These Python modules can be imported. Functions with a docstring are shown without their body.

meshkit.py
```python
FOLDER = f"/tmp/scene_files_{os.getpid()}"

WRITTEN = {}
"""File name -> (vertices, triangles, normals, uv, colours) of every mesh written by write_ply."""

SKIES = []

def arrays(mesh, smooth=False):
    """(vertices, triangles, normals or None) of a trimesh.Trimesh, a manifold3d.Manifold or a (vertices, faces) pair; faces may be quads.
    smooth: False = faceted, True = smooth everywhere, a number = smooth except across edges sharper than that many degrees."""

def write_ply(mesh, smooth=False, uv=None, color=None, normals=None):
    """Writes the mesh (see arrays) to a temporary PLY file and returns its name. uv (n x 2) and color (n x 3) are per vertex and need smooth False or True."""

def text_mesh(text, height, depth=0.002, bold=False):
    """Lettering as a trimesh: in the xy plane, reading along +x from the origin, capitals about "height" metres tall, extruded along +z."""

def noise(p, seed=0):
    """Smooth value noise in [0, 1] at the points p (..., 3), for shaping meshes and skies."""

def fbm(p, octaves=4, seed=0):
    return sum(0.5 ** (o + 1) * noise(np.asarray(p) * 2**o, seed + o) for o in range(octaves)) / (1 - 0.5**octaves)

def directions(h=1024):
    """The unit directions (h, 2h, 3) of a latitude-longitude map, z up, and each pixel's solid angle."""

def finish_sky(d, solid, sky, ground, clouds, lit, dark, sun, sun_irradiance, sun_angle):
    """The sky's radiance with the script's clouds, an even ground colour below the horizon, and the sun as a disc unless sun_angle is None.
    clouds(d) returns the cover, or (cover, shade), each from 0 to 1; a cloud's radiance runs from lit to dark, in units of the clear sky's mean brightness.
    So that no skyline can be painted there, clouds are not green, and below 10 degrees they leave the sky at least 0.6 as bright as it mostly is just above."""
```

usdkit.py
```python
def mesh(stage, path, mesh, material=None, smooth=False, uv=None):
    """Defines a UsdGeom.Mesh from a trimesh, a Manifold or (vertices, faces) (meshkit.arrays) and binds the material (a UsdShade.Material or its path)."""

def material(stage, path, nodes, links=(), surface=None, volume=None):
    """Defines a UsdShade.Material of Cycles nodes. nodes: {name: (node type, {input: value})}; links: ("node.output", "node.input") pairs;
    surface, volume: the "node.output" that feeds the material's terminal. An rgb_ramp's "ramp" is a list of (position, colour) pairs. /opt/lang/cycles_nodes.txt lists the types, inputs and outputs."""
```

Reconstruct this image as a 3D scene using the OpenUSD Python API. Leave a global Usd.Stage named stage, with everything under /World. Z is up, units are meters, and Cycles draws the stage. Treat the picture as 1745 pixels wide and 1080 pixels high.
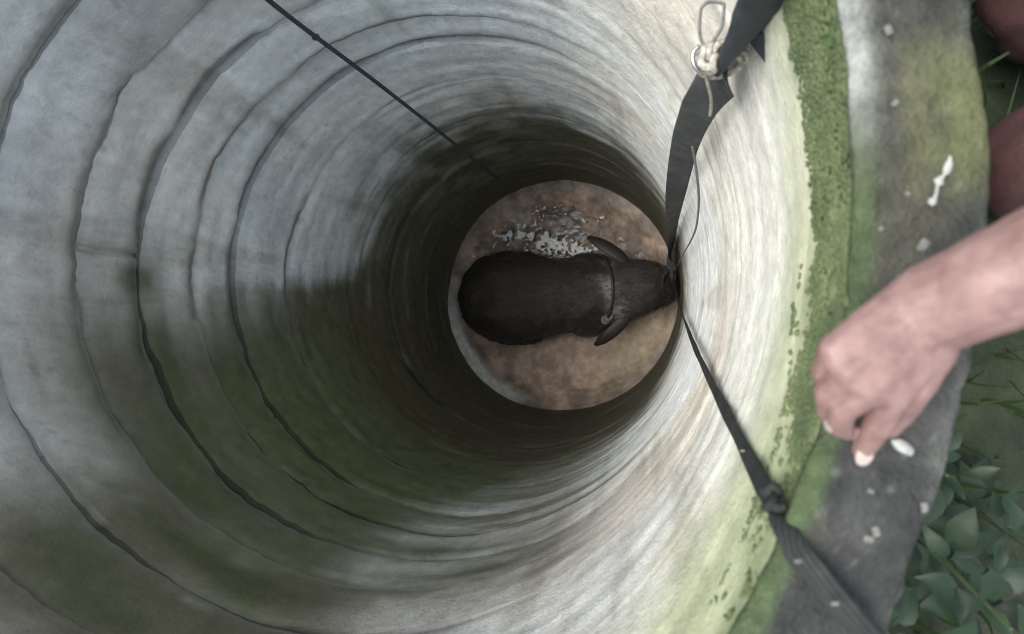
import math, random
import numpy as np, trimesh, usdkit, meshkit
import manifold3d as m3
from pxr import Usd, UsdGeom, UsdLux, UsdShade, Sdf, Gf, Vt

stage = Usd.Stage.CreateInMemory()
UsdGeom.SetStageUpAxis(stage, 'Z'); UsdGeom.SetStageMetersPerUnit(stage, 1.0)
UsdGeom.Xform.Define(stage, '/World'); UsdGeom.Scope.Define(stage, '/World/Looks')
fbm, noise = meshkit.fbm, meshkit.noise

# ---------------------------------------------------------------- camera, sky, sun, exposure
CAM = np.array([0.5775, -0.1125, 0.882])          # held just over the right-hand rim, looking straight down the well
cam = UsdGeom.Camera.Define(stage, '/World/camera')
cam.AddTranslateOp().Set(Gf.Vec3d(*CAM))
cam.CreateHorizontalApertureAttr(36.0); cam.CreateFocalLengthAttr(36.0 * 900 / 1745)
cam.CreateHorizontalApertureOffsetAttr(-4.92); cam.CreateVerticalApertureOffsetAttr(-0.144)
cam.CreateClippingRangeAttr(Gf.Vec2f(0.02, 5000))
cam.CreateFStopAttr(3.6); cam.CreateFocusDistanceAttr(1.6)
cam.CreateExposureAttr(1.97)
SUN_AZ, SUN_EL = math.radians(182), math.radians(66)      # azimuth from +x, counter-clockwise
sun_to = np.array([math.cos(SUN_AZ) * math.cos(SUN_EL), math.sin(SUN_AZ) * math.cos(SUN_EL), math.sin(SUN_EL)])
usdkit.material(stage, '/World/Looks/sky_look', {
    's': ('sky_texture', {'sky_type': 'single_scattering', 'sun_disc': False, 'sun_elevation': SUN_EL, 'sun_rotation': math.atan2(sun_to[0], sun_to[1]), 'aerosol_density': 3.0}),
    'tc': ('texture_coordinate', {}), 'n': ('noise_texture', {'scale': 2.2, 'detail': 5.0, 'roughness': 0.55}),
    'cov': ('map_range', {'from_min': 0.30, 'from_max': 0.55, 'to_min': 0.45, 'to_max': 0.9, 'clamp': True}),
    'cl': ('mix', {'mix_type': 'mix', 'color2': (4.0, 4.55, 4.95)}),
    'b': ('background_shader', {'strength': 0.10})},
    [('tc.generated', 'n.vector'), ('n.fac', 'cov.value'), ('cov.result', 'cl.fac'), ('s.color', 'cl.color1'), ('cl.color', 'b.color')], surface='b.background')
dome = UsdLux.DomeLight.Define(stage, '/World/sky')
UsdShade.MaterialBindingAPI.Apply(dome.GetPrim()).Bind(UsdShade.Material.Get(stage, '/World/Looks/sky_look'))
sun = UsdLux.DistantLight.Define(stage, '/World/sun')
sun.CreateNormalizeAttr(True); sun.CreateIntensityAttr(0.4); sun.CreateAngleAttr(38.0); sun.CreateColorAttr(Gf.Vec3f(1.0, 0.98, 0.945))
_z = Gf.Vec3d(*sun_to)
sun.AddOrientOp().Set(Gf.Quatf(Gf.Rotation(Gf.Vec3d(0, 0, 1), _z).GetQuat()))

# ---------------------------------------------------------------- helpers
used = {}
def numbered(path):
    n = used.get(path, 0); used[path] = n + 1
    return path if n == 0 else f'{path}_{n:03d}'
def meta(prim, label=None, cat=None, group=None, kind=None):
    for k, v in (('label', label), ('category', cat), ('group', group), ('kind', kind)):
        if v: prim.SetCustomDataByKey(k, v)
    return prim
def obj(name, mesh, mat, parent=None, smooth=True, tone=None, **kw):
    root = str(parent.GetPath()) if parent else '/World'
    m = usdkit.mesh(stage, numbered(f'{root}/{name}'), mesh, f'/World/Looks/{mat}', smooth=smooth)
    if tone is not None:
        UsdGeom.PrimvarsAPI(m).CreatePrimvar('tone', Sdf.ValueTypeNames.Color3fArray, 'vertex').Set(Vt.Vec3fArray.FromNumpy(np.asarray(tone, np.float32)))
    return meta(m.GetPrim(), **kw)
def thing(name, label, cat, group=None, loc=(0, 0, 0), rz=0.0):
    x = UsdGeom.Xform.Define(stage, numbered('/World/' + name))
    x.AddTranslateOp().Set(Gf.Vec3d(*map(float, loc))); x.AddRotateZOp().Set(float(rz))
    return meta(x.GetPrim(), label, cat, group)
def at(px, py, z):
    """a point z metres below the camera, read off the photograph's pixels"""
    return np.array([CAM[0] + (px - 1111) / 900 * z, CAM[1] - (py - 533) / 900 * z, CAM[2] - z])
def spline(pts, n=60):
    pts = np.asarray(pts, float)
    d = np.r_[0, np.cumsum(np.linalg.norm(np.diff(pts[:, :3], axis=0), axis=1))]
    from scipy.interpolate import PchipInterpolator
    return PchipInterpolator(d / d[-1], pts)(np.linspace(0, 1, n))
def sweep(path, section, up, scale=None):
    """closed tube: section (k x 2) swept on path; up = one vector or one per point gives the section's second axis"""
    path = np.asarray(path); n, k = len(path), len(section)
    t = np.gradient(path, axis=0); t /= np.linalg.norm(t, axis=1, keepdims=True)
    up = np.broadcast_to(np.asarray(up, float), path.shape)
    a = np.cross(t, up); a /= np.linalg.norm(a, axis=1, keepdims=True)
    b = np.cross(a, t)
    s = np.ones(n) if scale is None else np.asarray(scale)
    v = path[:, None] + (section[None, :, :1] * a[:, None] + section[None, :, 1:] * b[:, None]) * s[:, None, None]
    f = []
    for i in range(n - 1):
        for j in range(k):
            j2 = (j + 1) % k
            f += [[i * k + j, i * k + j2, (i + 1) * k + j2], [i * k + j, (i + 1) * k + j2, (i + 1) * k + j]]
    v = np.vstack([v.reshape(-1, 3), path[:1], path[-1:]])
    for j in range(k):
        j2 = (j + 1) % k
        f += [[n * k, j2, j], [n * k + 1, (n - 1) * k + j, (n - 1) * k + j2]]
    m = trimesh.Trimesh(v, f, process=False)
    m.fix_normals()
    return m
def oval(w, h, k=14, p=2.0):
    t = np.linspace(0, 2 * np.pi, k, endpoint=False)
    c, s = np.cos(t), np.sin(t)
    return np.c_[np.sign(c) * abs(c) ** (2 / p) * w / 2, np.sign(s) * abs(s) ** (2 / p) * h / 2]
def ball(p, r, seg=20):
    r = np.broadcast_to(r, 3)
    return m3.Manifold.sphere(1.0, seg).scale([float(x) for x in r]).translate([float(x) for x in p])
def hull_chain(joints, seg=20):
    out = []
    for (p0, r0), (p1, r1) in zip(joints[:-1], joints[1:]):
        out.append((ball(p0, r0, seg) + ball(p1, r1, seg)).hull())
    return out
def blend(parts, edge, rounds=12, split=None):
    m = parts[0]
    for p in parts[1:]: m = m + p
    m = m.refine_to_length(edge).to_mesh()
    t = trimesh.Trimesh(m.vert_properties[:, :3], m.tri_verts, process=True)
    trimesh.smoothing.filter_taubin(t, lamb=0.5, nu=0.52, iterations=rounds)
    return t
def smoothstep(a, b, x):
    t = np.clip((np.asarray(x) - a) / (b - a), 0, 1); return t * t * (3 - 2 * t)
def mixc(a, b, w):
    return a + (np.asarray(b) - a) * np.asarray(w)[..., None]

# ---------------------------------------------------------------- materials
def toned(name, rough_dark, rough_light, fine=60, bump=0.35, grain=0.35, coat=0.0, spec=0.3):
    usdkit.material(stage, '/World/Looks/' + name, {
        'a': ('attribute', {'attribute': 'tone'}),
        'g': ('geometry', {}),
        'n1': ('noise_texture', {'scale': fine, 'detail': 6.0, 'roughness': 0.65}),
        'n2': ('noise_texture', {'scale': fine * 4.0, 'detail': 4.0, 'roughness': 0.6}),
        'r': ('map_range', {'from_min': 0.3, 'from_max': 0.7, 'to_min': 1 - grain, 'to_max': 1 + grain, 'clamp': True}),
        'm': ('mix', {'mix_type': 'multiply', 'fac': 1.0}),
        'bw': ('rgb_to_bw', {}), 'rr': ('map_range', {'from_min': 0.03, 'from_max': 0.3, 'to_min': rough_dark, 'to_max': rough_light, 'clamp': True}),
        'h': ('math', {'math_type': 'add'}),
        'b': ('bump', {'strength': bump, 'distance': 0.006}),
        'p': ('principled_bsdf', {'coat_weight': coat, 'coat_roughness': 0.1, 'specular_ior_level': spec})},
        [('g.position', 'n1.vector'), ('g.position', 'n2.vector'), ('n1.fac', 'r.value'), ('a.color', 'm.color1'), ('r.result', 'm.color2'),
         ('m.color', 'p.base_color'), ('a.color', 'bw.color'), ('bw.val', 'rr.value'), ('rr.result', 'p.roughness'),
         ('n1.fac', 'h.value1'), ('n2.fac', 'h.value2'), ('h.value', 'b.height'), ('b.normal', 'p.normal')], surface='p.BSDF')
def plain(name, c1, c2, rough=0.6, scale=30, bump=0.2, dist=0.003, metallic=0.0, sss=0.0, spec=0.5, transl=None, vary=0.0):
    nodes = {'g': ('geometry', {}), 'n': ('noise_texture', {'scale': scale, 'detail': 5.0, 'roughness': 0.6}),
             'r': ('rgb_ramp', {'ramp': [(0.3, c1), (0.7, c2)]}), 'b': ('bump', {'strength': bump, 'distance': dist}),
             'p': ('principled_bsdf', {'roughness': rough, 'metallic': metallic, 'subsurface_weight': sss, 'subsurface_scale': 0.006, 'specular_ior_level': spec})}
    links = [('g.position', 'n.vector'), ('n.fac', 'r.fac'), ('r.color', 'p.base_color'), ('n.fac', 'b.height'), ('b.normal', 'p.normal')]
    surf = 'p.BSDF'
    if transl:
        nodes['t'] = ('translucent_bsdf', {'color': transl}); nodes['x'] = ('mix_closure', {'fac': 0.35})
        links += [('p.BSDF', 'x.closure1'), ('t.BSDF', 'x.closure2')]; surf = 'x.closure'
    usdkit.material(stage, '/World/Looks/' + name, nodes, links, surface=surf)
toned('well_concrete', 0.6, 0.85, fine=28, bump=0.35, grain=0.16, spec=0.2)
toned('rim_concrete', 0.5, 0.8, fine=45, bump=0.9, grain=0.4)
toned('mud', 0.3, 0.6, fine=26, bump=0.5, grain=0.22, spec=0.4)
toned('hide', 0.38, 0.6, fine=40, bump=0.9, grain=0.5, spec=0.45)
plain('hair_coat', (0.008, 0.0065, 0.0055), (0.040, 0.031, 0.025), rough=0.45, scale=14, bump=0.0)
toned('soil', 0.8, 0.9, fine=18, bump=0.8, grain=0.4)
plain('muddy_water', (0.085, 0.07, 0.06), (0.13, 0.105, 0.09), rough=0.10, scale=16, bump=0.5, dist=0.02)
plain('froth_glint', (0.55, 0.53, 0.49), (0.88, 0.86, 0.82), rough=0.25, scale=60, bump=0.5)
plain('calf_hide', (0.016, 0.0125, 0.010), (0.034, 0.028, 0.023), rough=0.55, scale=24, bump=0.3, dist=0.004, spec=0.35)
plain('ear_hide', (0.010, 0.007, 0.006), (0.020, 0.013, 0.011), rough=0.6, scale=40)
plain('eye_gloss', (0.006, 0.004, 0.003), (0.01, 0.007, 0.005), rough=0.08, scale=40, bump=0)
plain('padded_canvas', (0.0084, 0.0108, 0.0138), (0.0204, 0.0252, 0.0300), rough=0.7, scale=50, bump=0.5, dist=0.003)
plain('black_rope', (0.0108, 0.0135, 0.0162), (0.0270, 0.0324, 0.0378), rough=0.7, scale=140, bump=0.6)
plain('pale_rope', (0.16, 0.14, 0.115), (0.46, 0.43, 0.37), rough=0.75, scale=160, bump=0.6)
plain('grey_rope', (0.06, 0.057, 0.052), (0.15, 0.142, 0.13), rough=0.7, scale=120, bump=0.5)
plain('dull_steel', (0.35, 0.34, 0.33), (0.6, 0.58, 0.56), rough=0.3, scale=50, metallic=1.0)
plain('skin', (0.125, 0.066, 0.057), (0.220, 0.130, 0.117), rough=0.55, scale=48, bump=0.5, dist=0.002, sss=0.08)
plain('nail', (0.30, 0.23, 0.20), (0.40, 0.32, 0.29), rough=0.3, scale=40, bump=0.0)
plain('hair', (0.008, 0.007, 0.006), (0.02, 0.017, 0.015), rough=0.5, scale=150, bump=0.8)
plain('red_cloth', (0.030, 0.010, 0.009), (0.052, 0.018, 0.015), rough=0.85, scale=20, bump=0.5, dist=0.01)
plain('dark_cloth', (0.03, 0.03, 0.035), (0.06, 0.06, 0.065), rough=0.85, scale=20, bump=0.5, dist=0.01)
plain('leaf_dark', (0.006, 0.019, 0.006), (0.015, 0.038, 0.011), rough=0.55, scale=14, bump=0.4, transl=(0.014, 0.04, 0.012))
plain('leaf_mid', (0.009, 0.025, 0.009), (0.02, 0.044, 0.017), rough=0.55, scale=14, bump=0.4, transl=(0.03, 0.07, 0.02))
plain('stem', (0.05, 0.075, 0.03), (0.09, 0.10, 0.05), rough=0.6, scale=60)
plain('grass_blade', (0.018, 0.036, 0.01), (0.04, 0.06, 0.018), rough=0.6, scale=3, transl=(0.03, 0.06, 0.015))
plain('pebble', (0.06, 0.058, 0.05), (0.15, 0.146, 0.13), rough=0.75, scale=120)
plain('plaster', (0.20, 0.197, 0.18), (0.36, 0.352, 0.33), rough=0.7, scale=90)
plain('moss_tuft', (0.045, 0.068, 0.024), (0.125, 0.145, 0.06), rough=0.9, scale=14, bump=0.3)

for nm, c1, c2 in (('grey_webbing', (0.030, 0.031, 0.031), (0.066, 0.067, 0.067)), ('dark_webbing', (0.008, 0.009, 0.0088), (0.024, 0.026, 0.023))):
    usdkit.material(stage, '/World/Looks/' + nm, {
        'g': ('geometry', {}), 'w': ('wave_texture', {'wave_type': 'bands', 'bands_direction': 'diagonal', 'scale': 95.0, 'distortion': 2.5, 'detail': 2.0}),
        'n': ('noise_texture', {'scale': 22.0, 'detail': 6.0, 'roughness': 0.7}), 'r': ('rgb_ramp', {'ramp': [(0.3, c1), (0.62, c2), (0.75, tuple(1.7 * x for x in c2))]}),
        'wr': ('map_range', {'to_min': 0.85, 'to_max': 1.1}), 'm': ('mix', {'mix_type': 'multiply', 'fac': 1.0}), 'b': ('bump', {'strength': 0.5, 'distance': 0.002}), 'p': ('principled_bsdf', {'roughness': 0.8, 'specular_ior_level': 0.3})},
        [('g.position', 'w.vector'), ('g.position', 'n.vector'), ('n.fac', 'r.fac'), ('w.fac', 'wr.value'), ('r.color', 'm.color1'), ('wr.result', 'm.color2'), ('m.color', 'p.base_color'), ('w.fac', 'b.height'), ('b.normal', 'p.normal')], surface='p.BSDF')
# ---------------------------------------------------------------- the well: stacked concrete rings
R, ROUT, RIM, FLOOR = 0.75, 0.853, 0.45, -2.67
NT = 840
TH = np.linspace(0, 2 * np.pi, NT, endpoint=False)
def circ(th, lo, hi, soft):                        # 1 inside an arc of degrees
    c, w = (lo + hi) / 2, (hi - lo) / 2
    d = abs((np.degrees(th) - c + 180) % 360 - 180)
    return 1 - smoothstep(w - soft, w + soft, d)
def spot(th, h, dth, dh, tc, hc):
    d = (np.degrees(th) - tc + 180) % 360 - 180
    return np.exp(-(d / dth) ** 2 - ((h - hc) / dh) ** 2)
_b = np.array([(0, 2.35), (33, 2.0), (55, 1.84), (85, 1.80), (111, 1.84), (131, 1.93), (150, 1.97), (169, 2.0), (177, 1.75), (183, 1.36), (199, 1.24), (212, 1.06), (227, 1.0),
               (247, 1.0), (260, 1.12), (268, 1.45), (280, 1.62), (293, 1.72), (317, 1.74), (335, 2.1), (360, 2.35)])
def wall_tone(th, h):
    """colour of the concrete and of what grows on it; th in radians, h metres below the rim"""
    p = np.stack([np.cos(th) * 0.75, np.sin(th) * 0.75, h], -1)
    band = np.stack([np.cos(th) * 1.1, np.sin(th) * 1.1, h * 9], -1)           # trowel marks running round the well
    n_big, n_mid, n_band, n_fine = fbm(p * 3.1, 4, 3), fbm(p * 9, 4, 8), fbm(band * 2.2, 4, 21), fbm(p * 30, 3, 5)
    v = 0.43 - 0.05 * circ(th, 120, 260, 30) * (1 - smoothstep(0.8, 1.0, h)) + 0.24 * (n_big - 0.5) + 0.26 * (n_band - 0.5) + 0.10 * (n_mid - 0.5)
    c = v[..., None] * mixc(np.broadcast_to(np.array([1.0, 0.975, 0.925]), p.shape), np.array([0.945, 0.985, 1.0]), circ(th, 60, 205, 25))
    depth_lift = smoothstep(0.75, 1.05, h + 0.15 * (n_mid - .5))  # brightening of the deeper rings painted into the concrete colour
    c = c * (1 + 0.30 * depth_lift * (0.6 + 0.8 * n_band))[..., None] * mixc(np.ones(c.shape), np.array([0.96, 1.0, 1.03]), depth_lift)
    runs = smoothstep(0.58, 0.74, fbm(np.stack([np.cos(th) * 9, np.sin(th) * 9, h * 1.1], -1), 4, 88))
    c = mixc(c, c * np.array([0.62, 0.62, 0.58]), runs * 0.6)
    pits = smoothstep(0.68, 0.78, fbm(p * 60, 2, 15))
    c = mixc(c, c * 0.5, pits * 0.35)
    warm = smoothstep(0.45, 0.7, fbm(p * 2.2, 3, 44))
    c = mixc(c, c * np.array([1.04, 0.98, 0.94]), warm)
    # paler, creamier concrete towards the right, fading with depth
    pale_right = circ(th, -40, 55, 25) * (1 - smoothstep(1.6, 2.3, h))
    c = mixc(c, c * np.array([1.36, 1.34, 1.25]), pale_right * 1.0)
    # brown-green film of algae in the lower left of the middle rings
    film = np.maximum(circ(th, 188, 262, 14), 0.6 * circ(th, 250, 300, 14)) * smoothstep(0.55, 0.85, h) * smoothstep(0.30, 0.52, 0.4 * n_mid + 0.35 * n_band + 0.25 * n_big + 0.10)
    film = np.maximum(film, circ(th, 215, 268, 12) * smoothstep(0.30, 0.46, h) * (1 - smoothstep(.75, .95, h)) * smoothstep(0.31, 0.52, 0.55 * n_band + 0.45 * n_mid + 0.10))
    c = mixc(c, np.array([0.070, 0.066, 0.036]), film * 0.92)
    for tc, hc, dt, dh, a in ((196, 0.95, 9, 0.06, .8), (209, 0.96, 10, 0.05, .8), (206, 1.18, 8, 0.10, .75), (226, 0.84, 8, 0.05, .95), (240, 0.70, 14, 0.03, .95), (229, 0.55, 9, 0.05, .5),
                              (238, 0.50, 9, 0.04, .6), (219, 0.90, 8, .05, .8), (249, 0.66, 4, 0.03, .9), (182, 0.93, 4, 0.05, .8), (284, 0.85, 14, 0.035, .6), (268, 0.98, 12, .05, .6), (300, 0.72, 9, .03, .45)):
        w = spot(th, h, dt, dh, tc, hc) * smoothstep(0.25, 0.55, n_mid + 0.12)
        c = mixc(c, np.array([0.060, 0.066, 0.034]), np.clip(w * a * 1.35, 0, 0.95))
    # green-black slime of the deep rings
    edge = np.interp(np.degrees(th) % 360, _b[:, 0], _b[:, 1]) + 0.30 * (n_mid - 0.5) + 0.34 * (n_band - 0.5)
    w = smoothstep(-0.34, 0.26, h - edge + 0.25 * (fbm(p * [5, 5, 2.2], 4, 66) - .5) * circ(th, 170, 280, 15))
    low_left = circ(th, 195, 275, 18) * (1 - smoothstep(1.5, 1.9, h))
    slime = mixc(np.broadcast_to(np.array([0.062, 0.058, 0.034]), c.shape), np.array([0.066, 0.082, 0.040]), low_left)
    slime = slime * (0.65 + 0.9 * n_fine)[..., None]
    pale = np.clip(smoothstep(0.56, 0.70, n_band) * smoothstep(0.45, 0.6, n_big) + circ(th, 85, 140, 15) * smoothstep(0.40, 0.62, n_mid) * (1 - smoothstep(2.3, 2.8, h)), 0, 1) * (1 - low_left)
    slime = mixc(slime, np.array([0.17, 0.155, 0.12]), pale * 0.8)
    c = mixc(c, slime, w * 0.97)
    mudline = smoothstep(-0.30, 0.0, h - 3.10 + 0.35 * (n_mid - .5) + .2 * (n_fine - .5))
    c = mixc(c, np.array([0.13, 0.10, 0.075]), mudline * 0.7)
    # streaky algae across the bottom middle
    sm_ = circ(th, 235, 318, 14) * smoothstep(0.50, 0.66, fbm(band * [1.6, 1.6, 1.3], 4, 55)) * smoothstep(0.55, 0.8, h) * (1 - smoothstep(1.75, 1.95, h))
    c = mixc(c, np.array([0.10, 0.105, 0.06]), sm_ * 0.7)
    # moss round the mouth on the right
    deg = (np.degrees(th) + 180) % 360 - 180
    glaze = (1 - smoothstep(0.10, 0.42, h + 0.25 * (n_mid - .5))) * circ(th, -46, 0, 12) * smoothstep(0.3, 0.6, n_band + 0.05)
    c = mixc(c, np.array([0.33, 0.36, 0.20]), glaze * 0.65)
    reach = np.interp(deg, [-60, -40, -25, -10, 0, 10, 20, 40], [0.0, 0.07, 0.15, 0.19, 0.17, 0.15, 0.14, 0.0]) + 0.22 * (n_mid - 0.5) + 0.20 * (n_big - .5)
    yel = (1 - smoothstep(0.55 * reach + 0.02, reach + 0.16, h)) * circ(th, -46, 28, 8) * smoothstep(0.28, 0.52, n_mid + 0.1)
    c = mixc(c, np.array([0.36, 0.37, 0.22]), yel * 0.75)
    deep = (1 - smoothstep(reach * 0.45, reach * 0.75 + 0.015, h)) * circ(th, -44, 24, 6)
    c = mixc(c, np.array([0.13, 0.165, 0.07]), deep * smoothstep(0.30, 0.55, 0.6 * n_mid + 0.4 * n_fine + 0.12 * circ(th, 0, 22, 6)) * (0.55 + 0.45 * circ(th, -10, 24, 8)))
    dk = spot(th, h, 6, 0.05, 13, 0.085) + 0.7 * spot(th, h, 7, 0.035, 2, 0.05)
    c = mixc(c, np.array([0.045, 0.085, 0.028]), np.clip(dk, 0, 1) * 0.8)
    return np.clip(c, 0.008, 0.66)

joints = [0.0, 0.15, 0.31, 0.46, 0.62, 0.79, 0.94, 1.10, 1.24, 1.49, 1.86, 2.24, 2.66, 3.24]
well = thing('well', 'round open well of stacked concrete rings with green algae inside', 'well')
rr = np.random.RandomState(4)
ring_offset = [0.0, 0.003, -0.004, 0.004, -0.002, 0.006, -0.006, 0.005, -0.005, 0.003, 0.010, 0.002, 0.008]
for i in range(len(joints) - 1):
    h0, h1 = joints[i], joints[i + 1]
    top0 = h0 if i else 0.012                                   # the first ring ends just under the rim slab
    n = max(8, int((h1 - h0) / 0.014))
    u = np.linspace(0, 1, n)
    u = np.unique(np.r_[0, 0.012, 0.03, 0.06, u, 0.94, 0.97, 0.988, 1])
    U, T = np.meshgrid(u, TH, indexing='ij')
    arc = np.stack([np.cos(T) * 2.4, np.sin(T) * 2.4, np.full_like(T, i * 3.7)], -1)
    rag = 0.030 * (fbm(arc * 1.6, 4, 90 + i) - 0.5) + 0.012 * (fbm(arc * 9, 3, 190 + i) - 0.5)
    rag2 = 0.030 * (fbm((arc + [0, 0, 3.7]) * 1.6, 4, 91 + i) - 0.5) + 0.012 * (fbm((arc + [0, 0, 3.7]) * 9, 3, 191 + i) - 0.5)
    H = top0 + 0.0006 + (h1 - top0 - 0.0012) * U + rag * (1 - U) ** 4 * (i > 0) + rag2 * U ** 4 * (i < len(joints) - 2)
    P = np.stack([np.cos(T) * 0.75, np.sin(T) * 0.75, H], -1)
    band = np.stack([np.cos(T) * 1.1, np.sin(T) * 1.1, H * 11], -1)
    lip = (h1 - top0)
    d0, d1 = U * lip, (1 - U) * lip
    worn = 0.12 + 1.1 * smoothstep(0.36, 0.68, fbm(arc * 1.3, 4, 300 + i))
    worn2 = 0.05 + smoothstep(0.42, 0.70, fbm(arc * 1.1, 4, 400 + i))
    slip = np.cos(T - rr.uniform(0, 6.28)) * rr.uniform(0.001, 0.006)
    side = 0.10 + 0.90 * circ(T, 70, 285, 30)
    rad = R + (ring_offset[i] * 0.7 + slip) * side + 0.010 * (fbm(P * 4, 3, 31) - 0.5) + 0.009 * (fbm(band * 2.0, 3, 61) - 0.5) + 0.004 * (fbm(P * 28, 3, 71) - 0.5)
    if i: rad = rad + 0.012 * np.exp(-(d0 / 0.014) ** 2) * worn2 * side    # worn upper arris
    rad = rad + 0.010 * np.exp(-(d1 / 0.020) ** 2) * worn * (0.1 + 0.9 * side)                # open joint under the ring
    rad = rad - 0.004 * worn2 * side * np.exp(-((d0 - 0.03) / 0.02) ** 2)       # slight bulge at the form line
    if i == 5:                                                           # upright break in one ring
        dth = ((np.degrees(T) - 177.2 + 180) % 360 - 180 + 1.2 * (fbm(P * 20, 3, 7) - .5)) * math.pi / 180 * R
        rad = rad + 0.013 * np.exp(-(dth / 0.006) ** 2)
    if i in (3, 7):
        dth = ((np.degrees(T) - (100 if i == 3 else 215) + 180) % 360 - 180 + 5 * (fbm(P * 9, 3, 7) - .5)) * math.pi / 180 * R
        rad = rad + 0.008 * np.exp(-(dth / 0.004) ** 2)
    inner = np.stack([np.cos(T) * rad, np.sin(T) * rad, RIM - H], -1)
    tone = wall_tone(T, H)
    dw = 0.008 + 0.045 * fbm(arc * 2.2, 4, 500 + i) ** 2
    dirt = np.clip(np.exp(-(d1 / dw) ** 2) * (0.15 + 0.75 * worn) + 0.3 * worn2 * np.exp(-(d0 / 0.012) ** 2), 0, 0.8) * circ(T, 70, 280, 20)
    tone = mixc(tone, np.array([0.13, 0.13, 0.115]), dirt)                # soil and lime lodged in the open joint
    Hb = np.stack([np.full(NT, top0 + 0.0015), np.full(NT, h1 - 0.0015)])
    rb = ROUT - 0.012
    back = np.stack([np.cos(TH)[None] * rb + 0 * Hb, np.sin(TH)[None] * rb + 0 * Hb, RIM - Hb], -1)
    rows = np.concatenate([inner, inner[-1:], back[::-1], inner[:1]], 0)                        # closed loop: inner face down, then the back up
    nr = len(rows)
    a, b = np.meshgrid(np.arange(nr), np.arange(NT), indexing='ij')
    idx = lambda x, y: (x % nr) * NT + y % NT
    quads = np.stack([idx(a, b), idx(a, b + 1), idx(a + 1, b + 1), idx(a + 1, b)], -1).reshape(-1, 4)
    tri = np.vstack([quads[:, [0, 1, 2]], quads[:, [0, 2, 3]]])
    t_all = np.concatenate([tone, tone[-1:] * .5, tone[-1:] * .5, tone[:1] * .6, tone[:1] * .6], 0).reshape(-1, 3)
    v_all = rows.reshape(-1, 3)
    tm = trimesh.Trimesh(v_all, tri, process=False)
    # inner face must look at the axis
    nrm = tm.face_normals[0]; ctr = tm.triangles_center[0]
    if np.dot(nrm[:2], ctr[:2]) > 0: tri = tri[:, ::-1]
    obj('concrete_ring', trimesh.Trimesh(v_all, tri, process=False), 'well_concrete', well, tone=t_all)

# outer drum seen above the ground, and the rim slab
ZS = np.linspace(-0.4, RIM - 0.032, 26)
T, Z = np.meshgrid(TH[::3], ZS)
P = np.stack([np.cos(T), np.sin(T), Z], -1)
ro = ROUT - 0.008 + 0.012 * (fbm(P * 5, 4, 12) - 0.5)
V = np.stack([np.cos(T) * ro, np.sin(T) * ro, Z], -1)
n1, n2 = V.shape[:2]
a, b = np.meshgrid(np.arange(n1 - 1), np.arange(n2), indexing='ij')
q = np.stack([a * n2 + b, a * n2 + (b + 1) % n2, (a + 1) * n2 + (b + 1) % n2, (a + 1) * n2 + b], -1).reshape(-1, 4)
w = fbm(P * 4, 4, 50)
tone = mixc(np.broadcast_to(np.array([0.16, 0.155, 0.14]), V.shape), np.array([0.06, 0.075, 0.035]), smoothstep(0.45, 0.65, w))
obj('outer_drum', (V.reshape(-1, 3), np.vstack([q[:, [0, 1, 2]], q[:, [0, 2, 3]]])), 'rim_concrete', well, tone=tone.reshape(-1, 3))

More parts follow.
